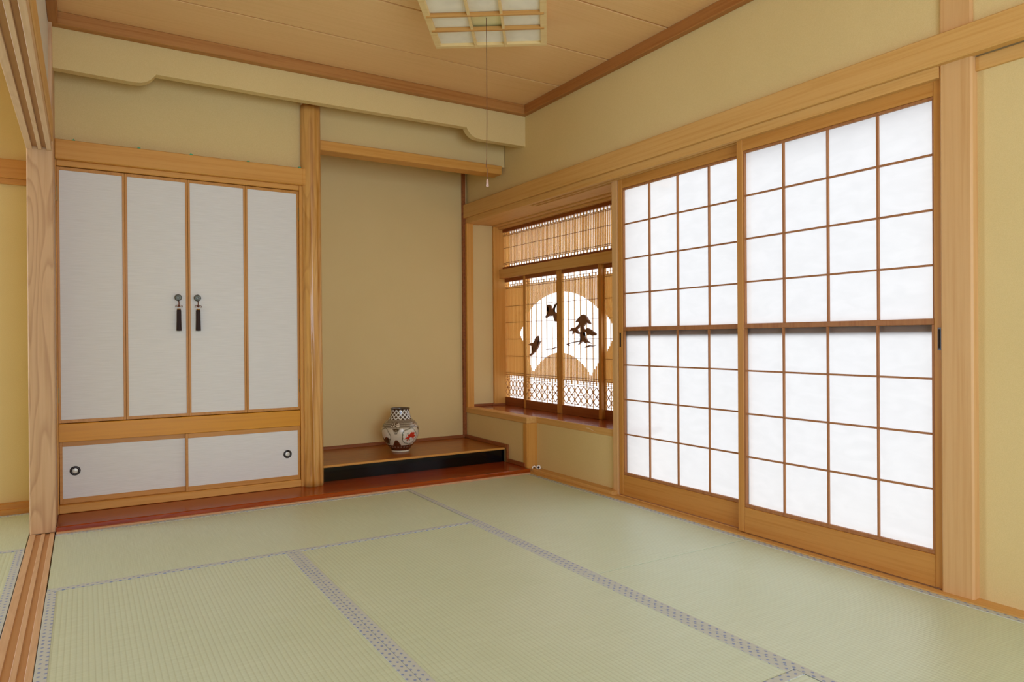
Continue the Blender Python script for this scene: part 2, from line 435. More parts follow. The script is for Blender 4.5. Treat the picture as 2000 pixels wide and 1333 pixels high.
# trims
struct('trim_1', MB().box(XL, XW, 3.935, 3.985, 2.408, CEILZ, 0.003), TRX)
struct('trim_2', MB().box(2.527, XW, -2.3, 3.936, 2.408, CEILZ, 0.003), TRY_SHADED)
struct('trim_3', MB().box(-0.135, -0.095, -2.3, 3.936, 2.408, CEILZ, 0.003), TRY_SHADED)
struct('trim_4', MB().box(2.527, 2.567, -2.3, 4.895, 1.843, 1.947, 0.003), PY2)                  # long tie beam, right wall
b = MB().box(2.547, 2.572, 1.293, YB, 1.802, 1.8425)
b.box(2.598, 2.609, 1.293, YB, 1.802, 1.842).box(2.635, 2.675, 1.293, YB, 1.8025, 1.842)
b.box(2.5725, 2.6345, 1.293, YB, 1.816, 1.8415)
b.box(2.5722, 2.6348, 3.955, YB, 1.8022, 1.8158)
struct('trim_5', b, PY2)                                                                         # grooved head above the screens
struct('trim_6', MB().box(2.577, 2.60, -2.3, 1.187, 1.796, 1.843, 0.001), PY2)
b = MB()
for y0, y1 in ((3.2, 3.45), (3.453, 3.90), (3.903, 4.35), (4.353, YB)):
    b.box(2.64, 2.99, y0, y1, 1.806, 1.83)
b.box(2.64, 3.05, 3.1, YB, 1.812, 1.95)
struct('trim_7', b, PY2)                                                                         # boarded head of the window bay
b = MB().box(2.524, 2.56, -2.3, 3.955, -0.05, 0.006, 0.001).box(2.56, 2.68, 1.29, 3.955, -0.05, 0.001)
b.box(2.56, 2.625, 3.09, 3.955, 0.0, 0.024, 0.002).box(2.56, 2.60, -2.3, 1.19, 0, 0.006)
b.box(2.599, 2.604, 1.29, 3.09, 0.0, 0.005)
struct('trim_8', b, PY2)                                                                         # sill under the screens
struct('baseboard_right', MB().box(2.532, 2.5465, 3.975, 4.195, 0.0305, 0.056, 0.002).box(2.531, 2.5465, 4.196, 4.2145, 0.0305, 0.155, 0.002), DRY)
struct('trim_9', MB().box(2.522, 2.545, 4.825, YB+0.001, 0.15, 2.2), DRY)                        # slim strip in the alcove corner
struct('baseboard_next_room', MB().box(-4.2, -0.224, 4.462, 4.50, 0.0, 0.058, 0.002).box(-4.2, -0.224, 4.452, 4.475, 0.0, 0.03, 0.002), AX)
struct('trim_10', MB().box(-1.55, -0.20, 4.47, 4.50, 1.758, 1.857, 0.002).box(-1.55, -0.20, 4.48, 4.50, 1.728, 1.758, 0.001), AX)

# left post, its grooved head and sill
p = MB().box(-0.223, XL+0.003, 3.93, 4.30, 0.0, 2.50, 0.004).build('corner_post', PZ, None, (-0.17, 4.0, 0))
tag(p, 'pale cypress post with wavy grain standing left of the closet', 'post')
b = MB()
b.box(-0.223, -0.199, -2.3, 3.93, 1.80, 1.845, 0.001).box(-0.177, -0.162, -2.3, 3.93, 1.80, 1.845, 0.001).box(-0.143, -0.124, -2.3, 3.93, 1.80, 1.845, 0.001)
b.box(-0.22, -0.126, -2.3, 3.93, 1.815, 1.846)
k = b.build('sliding_door_head', PY, None, (-0.17, 0.8, 1.80))
tag(k, 'pale overhead door head with two dark grooves running to the left post', 'door head')
MB().box(-0.198, -0.178, -2.3, 3.929, 1.8135, 1.8148).box(-0.161, -0.144, -2.3, 3.929, 1.8135, 1.8148).build('groove_liner', GRV, k)
struct('trim_11', MB().box(-0.21, -0.1185, -2.3, 3.93, 1.845, 1.955, 0.003), PY2)
b = MB().box(-0.223, -0.199, -2.3, 3.93, -0.05, 0.002, 0.001).box(-0.177, -0.162, -2.3, 3.93, -0.05, 0.002, 0.001).box(-0.143, -0.1245, -2.3, 3.93, -0.05, 0.002, 0.001)
k = b.build('sliding_door_sill', PY, None, (-0.17, 0.8, 0))
tag(k, 'pale wooden door sill with two tan grooves along the left floor edge', 'door sill')
MB().box(-0.1995, -0.1765, -2.3, 3.929, -0.05, -0.0015).box(-0.1625, -0.1425, -2.3, 3.929, -0.05, -0.0015).build('groove_liner', GRV, k)

# front right post
p = MB().box(2.553, 2.66, 1.187, 1.292, -0.05, 2.50, 0.006).build('wall_post', PZ2, None, (2.6, 1.24, 0))
tag(p, 'honey coloured square post at the right end of the paper screens', 'post')

# ------------------------------------------------------------------ tatami mats
def tatami(x0, x1, y0, y1, long_axis, label, group, rims=(1, 1)):
    c = ((x0+x1)/2, (y0+y1)/2, 0.0)
    gl, ge = 0.0005, 0.0022            # hairline joints along the borders, wider ones at the ends
    gx, gy = (ge, gl) if long_axis == 'X' else (gl, ge)
    o = MB().box(x0+gx, x1-gx, y0+gy, y1-gy, -0.05, 0.0, 0.001).build('tatami_mat', RUSHX if long_axis == 'X' else RUSHY, None, c)
    tag(o, label, 'tatami mat', group)
    w = 0.0315
    for s in (0, 1):
        if not rims[s]: continue
        bb = MB()
        if long_axis == 'X':
            ya = y0+gl if s == 0 else y1-w
            bb.box(x0+gx, x1-gx, ya, ya+w-gl, -0.048, 0.0014, 0.0007).build('cloth_border', HERIX, o, None)
        else:
            xa = x0+gl if s == 0 else x1-w
            bb.box(xa, xa+w-gl, y0+gy, y1-gy, -0.048, 0.0014, 0.0007).build('cloth_border', HERIY, o, None)
    return o
G = 'tatami mats of the main room'
tatami(XL-0.001, 1.632, 3.003, 3.884, 'X', 'tatami mat lying crosswise along the closet step, nearest the vase', G)
tatami(1.632, 2.523, 2.095, 3.884, 'Y', 'tatami mat in the far right corner below the lattice window', G)
tatami(1.632, 2.523, 0.30, 2.095, 'Y', 'tatami mat beside the nearer paper screen at right', G)
tatami(0.748, 1.632, 1.205, 3.003, 'Y', 'tatami mat in the middle of the floor', G)
tatami(XL-0.001, 0.748, 1.205, 3.003, 'Y', 'tatami mat at lower left beside the grooved sill', G)
tatami(XL-0.001, 1.632, 0.32, 1.205, 'X', 'tatami mat cut off at the bottom edge below the middle mat', G)
G2 = 'tatami mats of the next room'
tatami(-2.05, -0.225, 3.665, 4.452, 'X', 'tatami mat in the next room lying along its back wall', G2)
tatami(-1.13, -0.225, 1.86, 3.665, 'Y', 'tatami mat in the next room left of the grooved sill', G2)
MB().box(-4.2, -2.06, -2.3, 4.45, -0.05, -0.002).box(-2.06, -1.13, -2.3, 3.66, -0.05, -0.002).box(-1.13, -0.226, -2.3, 1.86, -0.05, -0.002).box(-0.122, 2.523, -2.3, 0.30, -0.05, -0.002).build('floor_matting', RUSHX)['kind'] = 'structure'

# ------------------------------------------------------------------ step board along the back
st = thing('alcove_step', 'glossy red-brown wooden step along the foot of the closet and alcove', 'step', (1.2, 4.05, 0))
MB().box(XL+0.004, 2.539, 3.905, 4.30, -0.04, 0.0297, 0.004).build('board', LACX, st)
MB().box(XL+0.004, 2.53, 3.886, 3.905, -0.04, 0.008, 0.002).build('edge_strip', wood('pinkish_strip', (0.62, 0.36, 0.20), (0.55, 0.29, 0.14), 'X', 0.5), st)

# ------------------------------------------------------------------ raised alcove platform
pf = thing('alcove_platform', 'raised alcove platform with black lacquer front, carrying the vase', 'platform', (1.85, 4.5, 0.03))
MB().box(1.20, 2.532, 4.232, YB, 0.118, 0.130, 0.002).build('top_board', PLATX, pf)
MB().box(1.20, 2.532, 4.226, 4.240, 0.117, 0.1305, 0.002).build('front_edge', WX, pf)
MB().box(1.20, 2.532, 4.240, 4.262, 0.0305, 0.117).build('riser', BLK, pf)
MB().box(1.20, 2.532, 4.832, YB, 0.130, 0.152, 0.002).build('back_strip', DRX, pf)
MB().box(2.530, 2.546, 4.215, YB-0.02, 0.130, 0.155, 0.002).build('side_strip', DRY, pf)

# ------------------------------------------------------------------ alcove post (round log)
prof = []
for i in range(61):
    z = 0.03 + i*(2.30-0.03)/60
    r = 0.0575 + 0.004*math.exp(-z/0.35)
    prof.append((r, z))
def log_r(a, z):
    k = max(0.0, 1.0 - max(0.0, z-0.25)/1.0)
    return 1.0 + (0.012+0.050*k)*(0.5*math.sin(7*a+1.3*math.sin(2.1*z)+0.7)+0.5*math.sin(13*a+2.4*math.sin(1.7*z+a)+3.1*z)) + 0.012*math.sin(3*a+2.2*z) + 0.03*k*math.sin(4.0*z*PI+2*a)*0.5
o = MB().lathe(prof, (1.166, 4.192, 0), seg=96, rf=log_r).build('alcove_post', LOGZ, None, (1.166, 4.192, 0.03))
tag(o, 'round polished log post between the closet and the alcove', 'post')
o = MB().box(1.20, 2.52, 4.222, 4.335, 2.060, 2.120, 0.003).build('alcove_lintel', WX, None, (1.86, 4.28, 2.06))
tag(o, 'square wooden lintel across the alcove, right of the log post', 'lintel')

# ------------------------------------------------------------------ built-in closet
cl = thing('built_in_closet', 'built-in closet with four white folding doors above two small sliding doors', 'closet', (0.49, 4.20, 0.03))
MB().box(-0.1185, -0.1135, 4.18, 4.30, 0.03, 1.8178).build('jamb', WZ, cl)
MB().box(1.0935, 1.1215, 4.18, 4.30, 0.03, 1.8178, 0.001).build('jamb', WZ, cl)
MB().box(-0.113, 1.093, 4.182, 4.30, 1.790, 1.818, 0.002).build('head_rail', WX, cl)
MB().box(-0.1185, 1.110, 4.152, 4.215, 1.818, 1.917, 0.003).box(1.108, 1.136, 4.1525, 4.164, 1.8185, 1.9165, 0.001).build('tie_beam', WX, cl)
MB().box(-0.113, 1.093, 4.186, 4.30, 0.392, 0.484, 0.002).build('middle_rail', wood('orange_rail', (0.66, 0.29, 0.010), (0.58, 0.235, 0.006), 'X', 0.4), cl)
MB().box(-0.113, 1.093, 4.180, 4.30, 0.031, 0.072, 0.002).build('sill', WX, cl)
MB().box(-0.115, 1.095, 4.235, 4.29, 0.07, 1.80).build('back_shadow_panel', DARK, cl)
def fold_door(x0, x1, knob=None, hinge=None):
    t = 0.011; z0, z1 = 0.487, 1.787
    b = MB()
    b.box(x0, x0+t, 4.196, 4.224, z0, z1, 0.001).box(x1-t, x1, 4.196, 4.224, z0, z1, 0.001)
    b.box(x0+t, x1-t, 4.196, 4.224, z0, z0+0.016, 0.001).box(x0+t, x1-t, 4.196, 4.224, z1-0.016, z1, 0.001)
    d = b.build('folding_door', AZ, cl)
    MB().box(x0+t, x1-t, 4.2005, 4.215, z0+0.016, z1-0.016).build('door_panel', FUSUMA, d)
    if hinge is not None:
        for z in (0.59, 1.612):
            MB().box(hinge-0.003, hinge+0.003, 4.190, 4.20, z, z+0.078, 0.001).build('hinge', BRASS, d)
    if knob is not None:
        kx = knob; kz = 1.137
        MB().lathe([(0.006, 4.2005), (0.006, 4.188), (0.0175, 4.186), (0.0185, 4.181), (0.0165, 4.175), (0.010, 4.172), (0.0095, 4.1735), (0.006, 4.1720), (0.001, 4.1715)], (kx, 0, kz), 'Y', 28,
                   rf=lambda a, h: 1+0.03*math.cos(8*a)).build('knob', BRONZE, d)
        b = MB(); yy = 4.180
        b.tube([(kx+0.002, yy, kz-0.016), (kx+0.004, yy, kz-0.03), (kx+0.003, yy, kz-0.048)], 0.0026)
        b.lathe([(0.001, -0.008), (0.006, -0.004), (0.0065, 0.002), (0.001, 0.007)], (kx+0.003, yy, kz-0.045), 'Z', 10)
        for s in (-1, 1):
            b.tube([(kx+0.003, yy, kz-0.045), (kx+0.003+s*0.009, yy-0.003, kz-0.041), (kx+0.003+s*0.017, yy-0.003, kz-0.046), (kx+0.003+s*0.018, yy-0.002, kz-0.052), (kx+0.003+s*0.010, yy-0.003, kz-0.050), (kx+0.003, yy, kz-0.046)], 0.0016, 6)
        b.build('cord_bow', CORDM, d)
        MB().lathe([(0.0085, 0.0), (0.0095, 0.003), (0.0085, 0.007)], (kx+0.003, yy, kz-0.066), 'Z', 20).build('tassel_band', GOLD, d)
        MB().lathe([(0.0095, kz-0.066), (0.0105, kz-0.075), (0.0108, kz-0.12), (0.0125, kz-0.178), (0.0128, kz-0.181), (0.004, kz-0.182)], (kx+0.003, yy, 0), 'Z', 48,
                   rf=lambda a, h: 1+0.05*math.cos(20*a)).build('tassel', TASSEL, d)
    return d
fold_door(-0.113, 0.1865, None, -0.1125)
fold_door(0.1875, 0.4890, 0.438, None)
fold_door(0.4905, 0.7915, 0.5345, None)
fold_door(0.7925, 1.0925, None, 1.0925)
def small_slider(x0, x1, y, pull_x, pull_z):
    t = 0.013; z0, z1 = 0.073, 0.391
    b = MB()
    b.box(x0, x0+t, y, y+0.02, z0, z1, 0.001).box(x1-t, x1, y, y+0.02, z0, z1, 0.001)
    b.box(x0+t, x1-t, y, y+0.02, z0, z0+0.026, 0.001).box(x0+t, x1-t, y, y+0.02, z1-0.026, z1, 0.001)
    d = b.build('small_sliding_door', AX, cl)
    MB().box(x0+t, x1-t, y+0.004, y+0.016, z0+0.026, z1-0.026).build('door_panel', FUSUMA, d)
    MB().torus((pull_x, y+0.003, pull_z), 0.0185, 0.0058, 'Y', 36, 10, 0.7).build('finger_pull', PULLD, d)
    MB().lathe([(0.016, y+0.0036), (0.014, y+0.0026), (0.001, y+0.0024)], (pull_x, 0, pull_z), 'Y', 28).build('pull_cup', PULLC, d)
small_slider(-0.111, 0.492, 4.214, -0.044, 0.238)
small_slider(0.470, 1.091, 4.192, 1.018, 0.228)

# picture hooks on the closet's tie beam
def hook(x, label):
    h = thing('picture_hook', label, 'hook', (x, 4.18, 1.917), 'green picture hooks on the closet beam')
    MB().box(x-0.007, x+0.007, 4.155, 4.195, 1.9172, 1.9225, 0.0006).build('clip', GREEN, h)
    MB().tube([(x, 4.170, 1.918), (x, 4.167, 1.923), (x, 4.172, 1.929), (x, 4.178, 1.926)], 0.0014, 6).build('hook_wire', GREEN, h)
hook(-0.038, 'small green picture hook nearest the left post')
hook(0.254, 'small green picture hook second from the left post')
hook(0.506, 'small green picture hook in the middle of the closet beam')
hook(0.803, 'small green picture hook second from the log post')
hook(1.092, 'small green picture hook right beside the log post')

# ------------------------------------------------------------------ paper screens
def shoji(x, y0, y1, pull_y, label):
    """face of the frame at x, thickness away from the room"""
    t = 0.030; z0, z1 = 0.006, 1.806
    sh = thing('shoji_screen', label, 'sliding paper screen', (x, (y0+y1)/2, z0), 'sliding paper screens in the right wall')
    sw = 0.0285
    MB().box(x, x+t, y0, y0+sw, z0, z1, 0.003).build('stile', AZ, sh)
    MB().box(x, x+t, y1-sw-0.006, y1, z0, z1, 0.003).build('stile', AZ, sh)
    ya, yb = y0+sw, y1-sw-0.006
    MB().box(x+0.001, x+t, ya, yb, 1.752, z1, 0.002).build('top_rail', AY, sh)
    MB().box(x+0.001, x+t, ya, yb, z0, 0.121, 0.002).build('bottom_board', AY, sh)
    b = MB()
    b.box(x+0.004, x+t-0.002, ya, yb, 0.940, 0.962, 0.002)
    b.build('middle_rail', KUMI, sh)
    # slim inner moulding of both halves
    b = MB()
    b.box(x+0.006, x+0.020, ya, yb, 1.741, 1.752, 0.002).box(x+0.006, x+0.020, ya, ya+0.006, 0.962, 1.741).box(x+0.006, x+0.020, yb-0.006, yb, 0.962, 1.741)
    b.box(x+0.004, x+0.020, ya, yb, 0.121, 0.136, 0.002).box(x+0.004, x+0.020, ya, ya+0.009, 0.136, 0.94).box(x+0.004, x+0.020, yb-0.009, yb, 0.136, 0.94)
    b.build('inner_moulding', KUMI, sh)
    # upper lattice, flush on its paper
    n = 4; w = (yb-ya)/n
    b = MB()
    for k in range(1, n):
        b.box(x+0.009, x+0.020, ya+k*w-0.0037, ya+k*w+0.0037, 0.962, 1.741)
    for z in (1.547, 1.350, 1.153):
        b.box(x+0.010, x+0.0195, ya, yb, z-0.0037, z+0.0037)
    b.build('upper_lattice', KUMI, sh)
    b = MB()
    for k in range(1, n):
        b.box(x+0.005, x+0.014, ya+k*w-0.0037, ya+k*w+0.0037, 0.136, 0.94)
    for z in (0.747, 0.550, 0.353):
        b.box(x+0.006, x+0.0135, ya, yb, z-0.0037, z+0.0037)
    b.build('lower_lattice', KUMI, sh)
    MB().box(x+0.0205, x+0.0212, ya, yb, 0.955, 1.748).build('upper_paper', PAPER, sh)
    MB().box(x+0.0265, x+0.0272, ya, yb, 0.125, 0.945).build('lower_paper', PAPER, sh)
    # outer frame of the snow-viewing pane behind the lower paper
    b = MB()
    b.box(x+0.0300, x+0.040, ya-0.02, yb+0.02, 0.915, 0.965).box(x+0.030, x+0.040, ya-0.02, yb+0.02, 0.10, 0.128)
    b.box(x+0.030, x+0.040, ya-0.02, ya+0.006, 0.128, 0.915).box(x+0.030, x+0.040, yb-0.006, yb+0.02, 0.128, 0.915)
    b.build('rear_frame', KUMI, sh)
    # recessed finger pull
    MB().box(x-0.0008, x+0.004, pull_y-0.0065, pull_y+0.0065, 0.850, 0.930, 0.0006).build('finger_pull', PULLD, sh)
    MB().box(x-0.0012, x+0.003, pull_y-0.0038, pull_y+0.0042, 0.856, 0.924, 0.0004).build('pull_recess', DARK, sh)
    return sh
shoji(2.570, 1.294, 2.196, 1.303, 'paper sliding screen nearest the camera, in front, beside the right post')
shoji(2.610, 2.170, 3.082, 3.066, 'farther paper sliding screen, behind the other one, beside the lattice window')
struct('trim_12', MB().box(2.600, 2.675, 3.083, 3.125, 0.0, 1.82, 0.002), PZ2)

# ------------------------------------------------------------------ window bay: glass, frame, counter
w1 = MB().box(2.955, 2.958, 3.20, 4.90, 0.36, 1.82).build('window_1', FROST)
w1['kind'] = 'structure'
b = MB()
b.box(2.80, 2.95, 4.832, 4.87, 0.367, 1.806, 0.002)                      # far jamb
b.build('window_jamb', WZ, w1)
MB().box(2.852, 2.93, 3.20, 4.84, 1.386, 1.457, 0.002).build('window_transom_bar', PY2, w1)
MB().box(2.80, 2.93, 3.20, 4.84, 1.797, 1.806).box(2.845, 2.93, 3.20, 4.84, 1.782, 1.797, 0.001).build('window_head', PY2, w1)
# bay post at the far corner and lower corner post
p = MB().box(2.541, 2.60, 4.80, YB, 0.367, 1.803, 0.003).build('bay_post', WZ, None, (2.57, 4.82, 0.367))
tag(p, 'slim wooden post standing on the window counter in the alcove corner', 'post')
cb = thing('window_counter', 'wooden counter under the lattice window with polished red-brown board', 'counter', (2.7, 4.0, 0.326))
MB().box(2.625, 2.95, 3.09, YB, 0.330, 0.3665, 0.001).build('board', LACY, cb)
MB().box(2.540, 2.628, 3.952, YB, 0.326, 0.3672, 0.003).build('front_beam', PY2, cb)
fb = MB().box(2.618, 2.632, 3.09, 3.952, 0.326, 0.3672, 0.002).build('front_beam', PY2, cb)
MB().prism([(2.6175, 3.31, 0.336), (2.6175, 3.33, 0.340), (2.6175, 3.40, 0.350), (2.6175, 3.405, 0.353), (2.6175, 3.37, 0.354), (2.6175, 3.345, 0.348)], (0.001, 0, 0)).build('scar', CHIP, fb)
MB().box(2.5405, 2.628, 3.952, 4.000, 0.0, 0.326, 0.003).build('leg_post', WZ, cb)
MB().box(2.78, 2.90, 4.826, YB, 0.367, 0.382, 0.001).box(2.60, 2.80, 4.836, YB, 0.367, 0.385, 0.001).build('back_strip', DRX, cb)

# gas-pipe stubs at the foot of the counter post
def pipe(x, y, z, label):
    o = thing('pipe_stub', label, 'pipe', (x, y, z), 'white pipe stubs at the foot of the counter post')
    d = Vector((-0.35, -0.9, 0.12)).normalized()
    bb = MB(); c0 = Vector((x, y, z)); ax = d; up = Vector((0, 0, 1)); s = ax.cross(up).normalized(); u = s.cross(ax)
    rings = []
    for r, h in ((0.0155, 0.0), (0.0155, 0.034), (0.0146, 0.036), (0.0085, 0.036), (0.0078, 0.034), (0.0078, 0.008)):
        rings.append([bb.bm.verts.new(c0+ax*h+s*r*math.cos(2*PI*k/20)+u*r*math.sin(2*PI*k/20)) for k in range(20)])
    for r0, r1 in zip(rings, rings[1:]):
        for k in range(20): bb.bm.faces.new((r0[k], r0[(k+1) % 20], r1[(k+1) % 20], r1[k]))
    bb.bm.faces.new(rings[0])
    bb.build('sleeve', PORC, o)
    bb = MB(); ring = [bb.bm.verts.new(c0+ax*0.0095+s*0.0077*math.cos(2*PI*k/20)+u*0.0077*math.sin(2*PI*k/20)) for k in range(20)]
    bb.bm.faces.new(ring); bb.build('bore', DARK, o)
pipe(2.596, 3.962, 0.022, 'white pipe stub at the counter post foot, the left one')
pipe(2.607, 3.925, 0.030, 'white pipe stub at the counter post foot, the right one')

# ------------------------------------------------------------------ lattice screens of the window
FC, = (4.04,)
def fan_gap(y):
    d = abs(y-FC)
    if d >= 0.585: return None
    top = 0.503+math.sqrt(0.73**2-d*d)
    low = 0.327+math.sqrt(0.473**2-d*d) if d < 0.35 else 0.645+(d-0.35)/0.235*0.295
    return (low, top) if top-low > 0.006 else None
def carve(parent, name, x, polys, thick=0.012):
    b = MB()
    for i, pl in enumerate(polys):
        b.prism([(x-0.0007*i, y, z) for y, z in pl], (thick, 0, 0))
    return b.build(name, CARV, parent)
def lattice_panel(x, y0, y1, label, carvings=()):
    z0, z1 = 0.367, 1.386; d = 0.022; sw = 0.030
    t = thing('lattice_screen', label, 'lattice screen', (x, (y0+y1)/2, z0), 'sliding lattice screens of the window')
    MB().box(x, x+d, y0, y0+sw, z0, z1, 0.002).build('stile', AZ, t)
    MB().box(x, x+d, y1-sw, y1, z0, z1, 0.002).build('stile', AZ, t)
    MB().box(x+0.0005, x+d, y0+sw, y1-sw, z0, 0.430, 0.001).build('bottom_rail', FRAMEBROWN, t)
    MB().box(x+0.0005, x+d, y0+sw, y1-sw, 1.358, z1, 0.001).build('top_rail', FRAMEBROWN, t)
    a, c = y0+sw, y1-sw
    n = 24; p = (c-a)/n; xs = x+0.009; th = 0.0028; w = 0.0118
    b = MB()
    for k in range(0, n+1):
        y = c-k*p
        if k == 0 or k == n: hw = 0.004
        else: hw = w/2
        ya, yb = max(a, y-hw), min(c, y+hw)
        zt = 1.358 if k % 4 == 0 else (1.336 if k % 2 == 0 else 1.318)
        zb = 0.430 if k % 4 == 0 else (0.584 if k % 2 == 0 else 0.606)
        g = fan_gap(y)
        if k % 4 == 0:
            hw2 = hw*0.55
            ym = max(a, y-hw2), min(c, y+hw2)
            if g:
                b.box(xs, xs+th, ya, yb, 0.606, g[0]); b.box(xs, xs+th, ya, yb, g[1], 1.318)
                b.box(xs, xs+th, *ym, g[0], g[1])
            else: b.box(xs, xs+th, ya, yb, 0.606, 1.318)
            b.box(xs, xs+th, *ym, 0.430, 0.606); b.box(xs, xs+th, *ym, 1.318, zt)
        elif g:
            b.box(xs, xs+th, ya, yb, zb, g[0]); b.box(xs, xs+th, ya, yb, g[1], zt)
        else:
            b.box(xs, xs+th, ya, yb, zb, zt)
    b.build('slats', SLAT, t)
    b = MB()
    for z in (1.336, 1.318, 1.304, 0.628, 0.612, 0.599, 0.584):
        b.box(xs-0.0015, xs+0.0035, a, c, z-0.0013, z+0.0013)
    for z in (1.161, 1.031, 0.898, 0.762):
        b.box(xs-0.0012, xs+0.0032, a, c, z-0.0012, z+0.0012)
    b.build('tie_bars', TIE, t)
    # hemp-leaf band at the foot
    b = MB(); xh = xs+0.0015; q = 4*p
    zr = (0.444, 0.508, 0.572)
    for z in zr: b.box(xh-0.002, xh+0.003, a, c, z-0.0013, z+0.0013)
    for lo, hi in zip(zr, zr[1:]):
        mid = (lo+hi)/2
        for k in range(0, 7):
            y = c-k*q
            for s in (-1, 1):
                for e in (lo, hi):
                    y2 = y+s*q/2
                    if a-1e-4 <= y2 <= c+1e-4 and a-1e-4 <= y <= c+1e-4:
                        b.bar((xh, y, mid), (xh, y2, e), 0.0036, 0.005)
            b.box(xh-0.004, xh+0.004, max(a, y-0.0058), min(c, y+0.0058), mid-0.0062, mid+0.0062)
    b.build('hemp_leaf_band', BANDW, t)
    for nm, polys in carvings: carve(t, nm, x-0.006, polys)
    return t

CRANE_A = [(4.058, 1.152), (4.088, 1.145), (4.096, 1.132), (4.11, 1.113), (4.127, 1.11), (4.136, 1.134), (4.154, 1.146), (4.189, 1.146), (4.185, 1.138), (4.162, 1.122), (4.161, 1.101), (4.172, 1.086), (4.176, 1.072), (4.19, 1.065), (4.202, 1.063), (4.222, 1.06), (4.22, 1.056), (4.192, 1.057), (4.21, 1.049), (4.194, 1.05), (4.173, 1.061), (4.157, 1.063), (4.131, 1.071), (4.108, 1.066), (4.097, 1.04), (4.089, 1.024), (4.078, 1.021), (4.07, 1.034), (4.07, 1.061), (4.077, 1.083), (4.096, 1.092), (4.102, 1.104), (4.087, 1.127), (4.079, 1.138)]
CRANE_B = [(4.256, 0.886), (4.297, 0.872), (4.306, 0.856), (4.312, 0.842), (4.315, 0.876), (4.312, 0.899), (4.305, 0.921), (4.325, 0.915), (4.346, 0.899), (4.355, 0.881), (4.357, 0.867), (4.389, 0.87), (4.433, 0.857), (4.427, 0.851), (4.389, 0.844), (4.372, 0.828), (4.377, 0.814), (4.39, 0.807), (4.388, 0.795), (4.407, 0.785), (4.426, 0.778), (4.417, 0.77), (4.397, 0.774), (4.369, 0.791), (4.343, 0.803), (4.314, 0.831), (4.302, 0.847), (4.287, 0.87)]
WAVE_A = [(4.213, 0.818), (4.177, 0.826), (4.161, 0.828), (4.13, 0.827), (4.092, 0.837), (4.054, 0.840), (4.092, 0.832), (4.126, 0.822), (4.161, 0.823), (4.181, 0.821)]
PINE = [[(3.844, 1.012), (3.806, 1.04), (3.774, 1.06), (3.751, 1.062), (3.727, 1.052), (3.71, 1.031), (3.687, 1.014), (3.674, 0.994), (3.697, 0.998), (3.716, 1.008), (3.721, 1.0), (3.741, 0.99), (3.755, 0.978), (3.782, 0.985), (3.803, 0.996), (3.807, 1.013)],
        [(3.782, 0.987), (3.755, 0.984), (3.75, 0.964), (3.744, 0.945), (3.757, 0.926), (3.742, 0.912), (3.724, 0.897), (3.711, 0.883), (3.666, 0.864), (3.719, 0.873), (3.729, 0.866), (3.763, 0.881), (3.783, 0.87), (3.815, 0.856), (3.778, 0.885), (3.778, 0.902), (3.792, 0.927), (3.769, 0.945), (3.778, 0.964)],
        [(3.911, 0.95), (3.884, 0.972), (3.85, 0.973), (3.827, 0.961), (3.807, 0.941), (3.774, 0.941), (3.785, 0.93), (3.81, 0.929), (3.835, 0.938), (3.864, 0.942), (3.876, 0.927), (3.87, 0.951), (3.898, 0.951)],
        [(3.848, 0.969), (3.813, 0.988), (3.796, 1.002), (3.768, 0.996), (3.792, 0.979), (3.827, 0.959)],
        [(3.772, 0.972), (3.725, 0.959), (3.704, 0.97), (3.678, 0.96), (3.642, 0.944), (3.616, 0.931), (3.619, 0.919), (3.659, 0.917), (3.678, 0.924), (3.705, 0.92), (3.708, 0.934), (3.732, 0.943), (3.762, 0.943)]]
WAVE_B = [(3.95, 0.862), (3.888, 0.872), (3.807, 0.884), (3.78, 0.884), (3.78, 0.878), (3.807, 0.878), (3.888, 0.868), (3.928, 0.861), (3.917, 0.847), (3.924, 0.847)]
WAVE_C = [(3.743, 0.837), (3.722, 0.848), (3.692, 0.854), (3.653, 0.851), (3.61, 0.855), (3.653, 0.846), (3.692, 0.846), (3.719, 0.838)]
lattice_panel(2.902, 4.487, 4.865, 'far left lattice screen in the window, behind the one with two cranes')
lattice_panel(2.876, 4.041, 4.515, 'lattice screen in the window with two carved flying cranes', (('carved_crane', [CRANE_A]), ('carved_crane', [CRANE_B]), ('carved_wave', [WAVE_A])))
lattice_panel(2.876, 3.570, 4.039, 'lattice screen in the window with a carved pine tree', (('carved_pine', PINE), ('carved_wave', [WAVE_B]), ('carved_wave', [WAVE_C])))
lattice_panel(2.902, 3.215, 3.598, 'half hidden lattice screen beside the paper screens, right of the pine tree')
# fixed slatted transom above them
def transom():
    x, y0, y1, z0, z1 = 2.885, 3.215, 4.875, 1.457, 1.790
    t = thing('slatted_transom', 'wide slatted transom panel above the carved lattice screens', 'transom', (x, 4.04, z0))
    b = MB().box(x, x+0.022, y0, y0+0.02, z0, z1, 0.001).box(x, x+0.022, y1-0.024, y1, z0, z1, 0.001)
    b.box(x, x+0.022, y0+0.02, y1-0.024, z0, 1.478, 0.001).box(x, x+0.022, y0+0.02, y1-0.024, 1.757, z1, 0.001)
    b.build('frame', FRAMEBROWN, t)
    a, c = y0+0.02, y1-0.024; n = 90; p = (c-a)/n; xs = x+0.010
    b = MB()
    for k in range(1, n):
        y = c-k*p
        zb, zt = (1.478, 1.757) if k % 2 == 0 else (1.497, 1.738)
        w = 0.0062
        b.box(xs, xs+0.0028, y-w, y+w, 1.497, 1.738)
        if k % 2 == 0:
            b.box(xs, xs+0.0028, y-w, y+w, 1.478, 1.497); b.box(xs, xs+0.0028, y-w, y+w, 1.738, 1.757)
    b.build('slats', SLAT, t)
    b = MB()
    for z in (1.510, 1.497, 1.630, 1.738, 1.728):
        b.box(xs-0.0015, xs+0.0035, a, c, z-0.0013, z+0.0013)
    b.build('tie_bars', TIE, t)
transom()

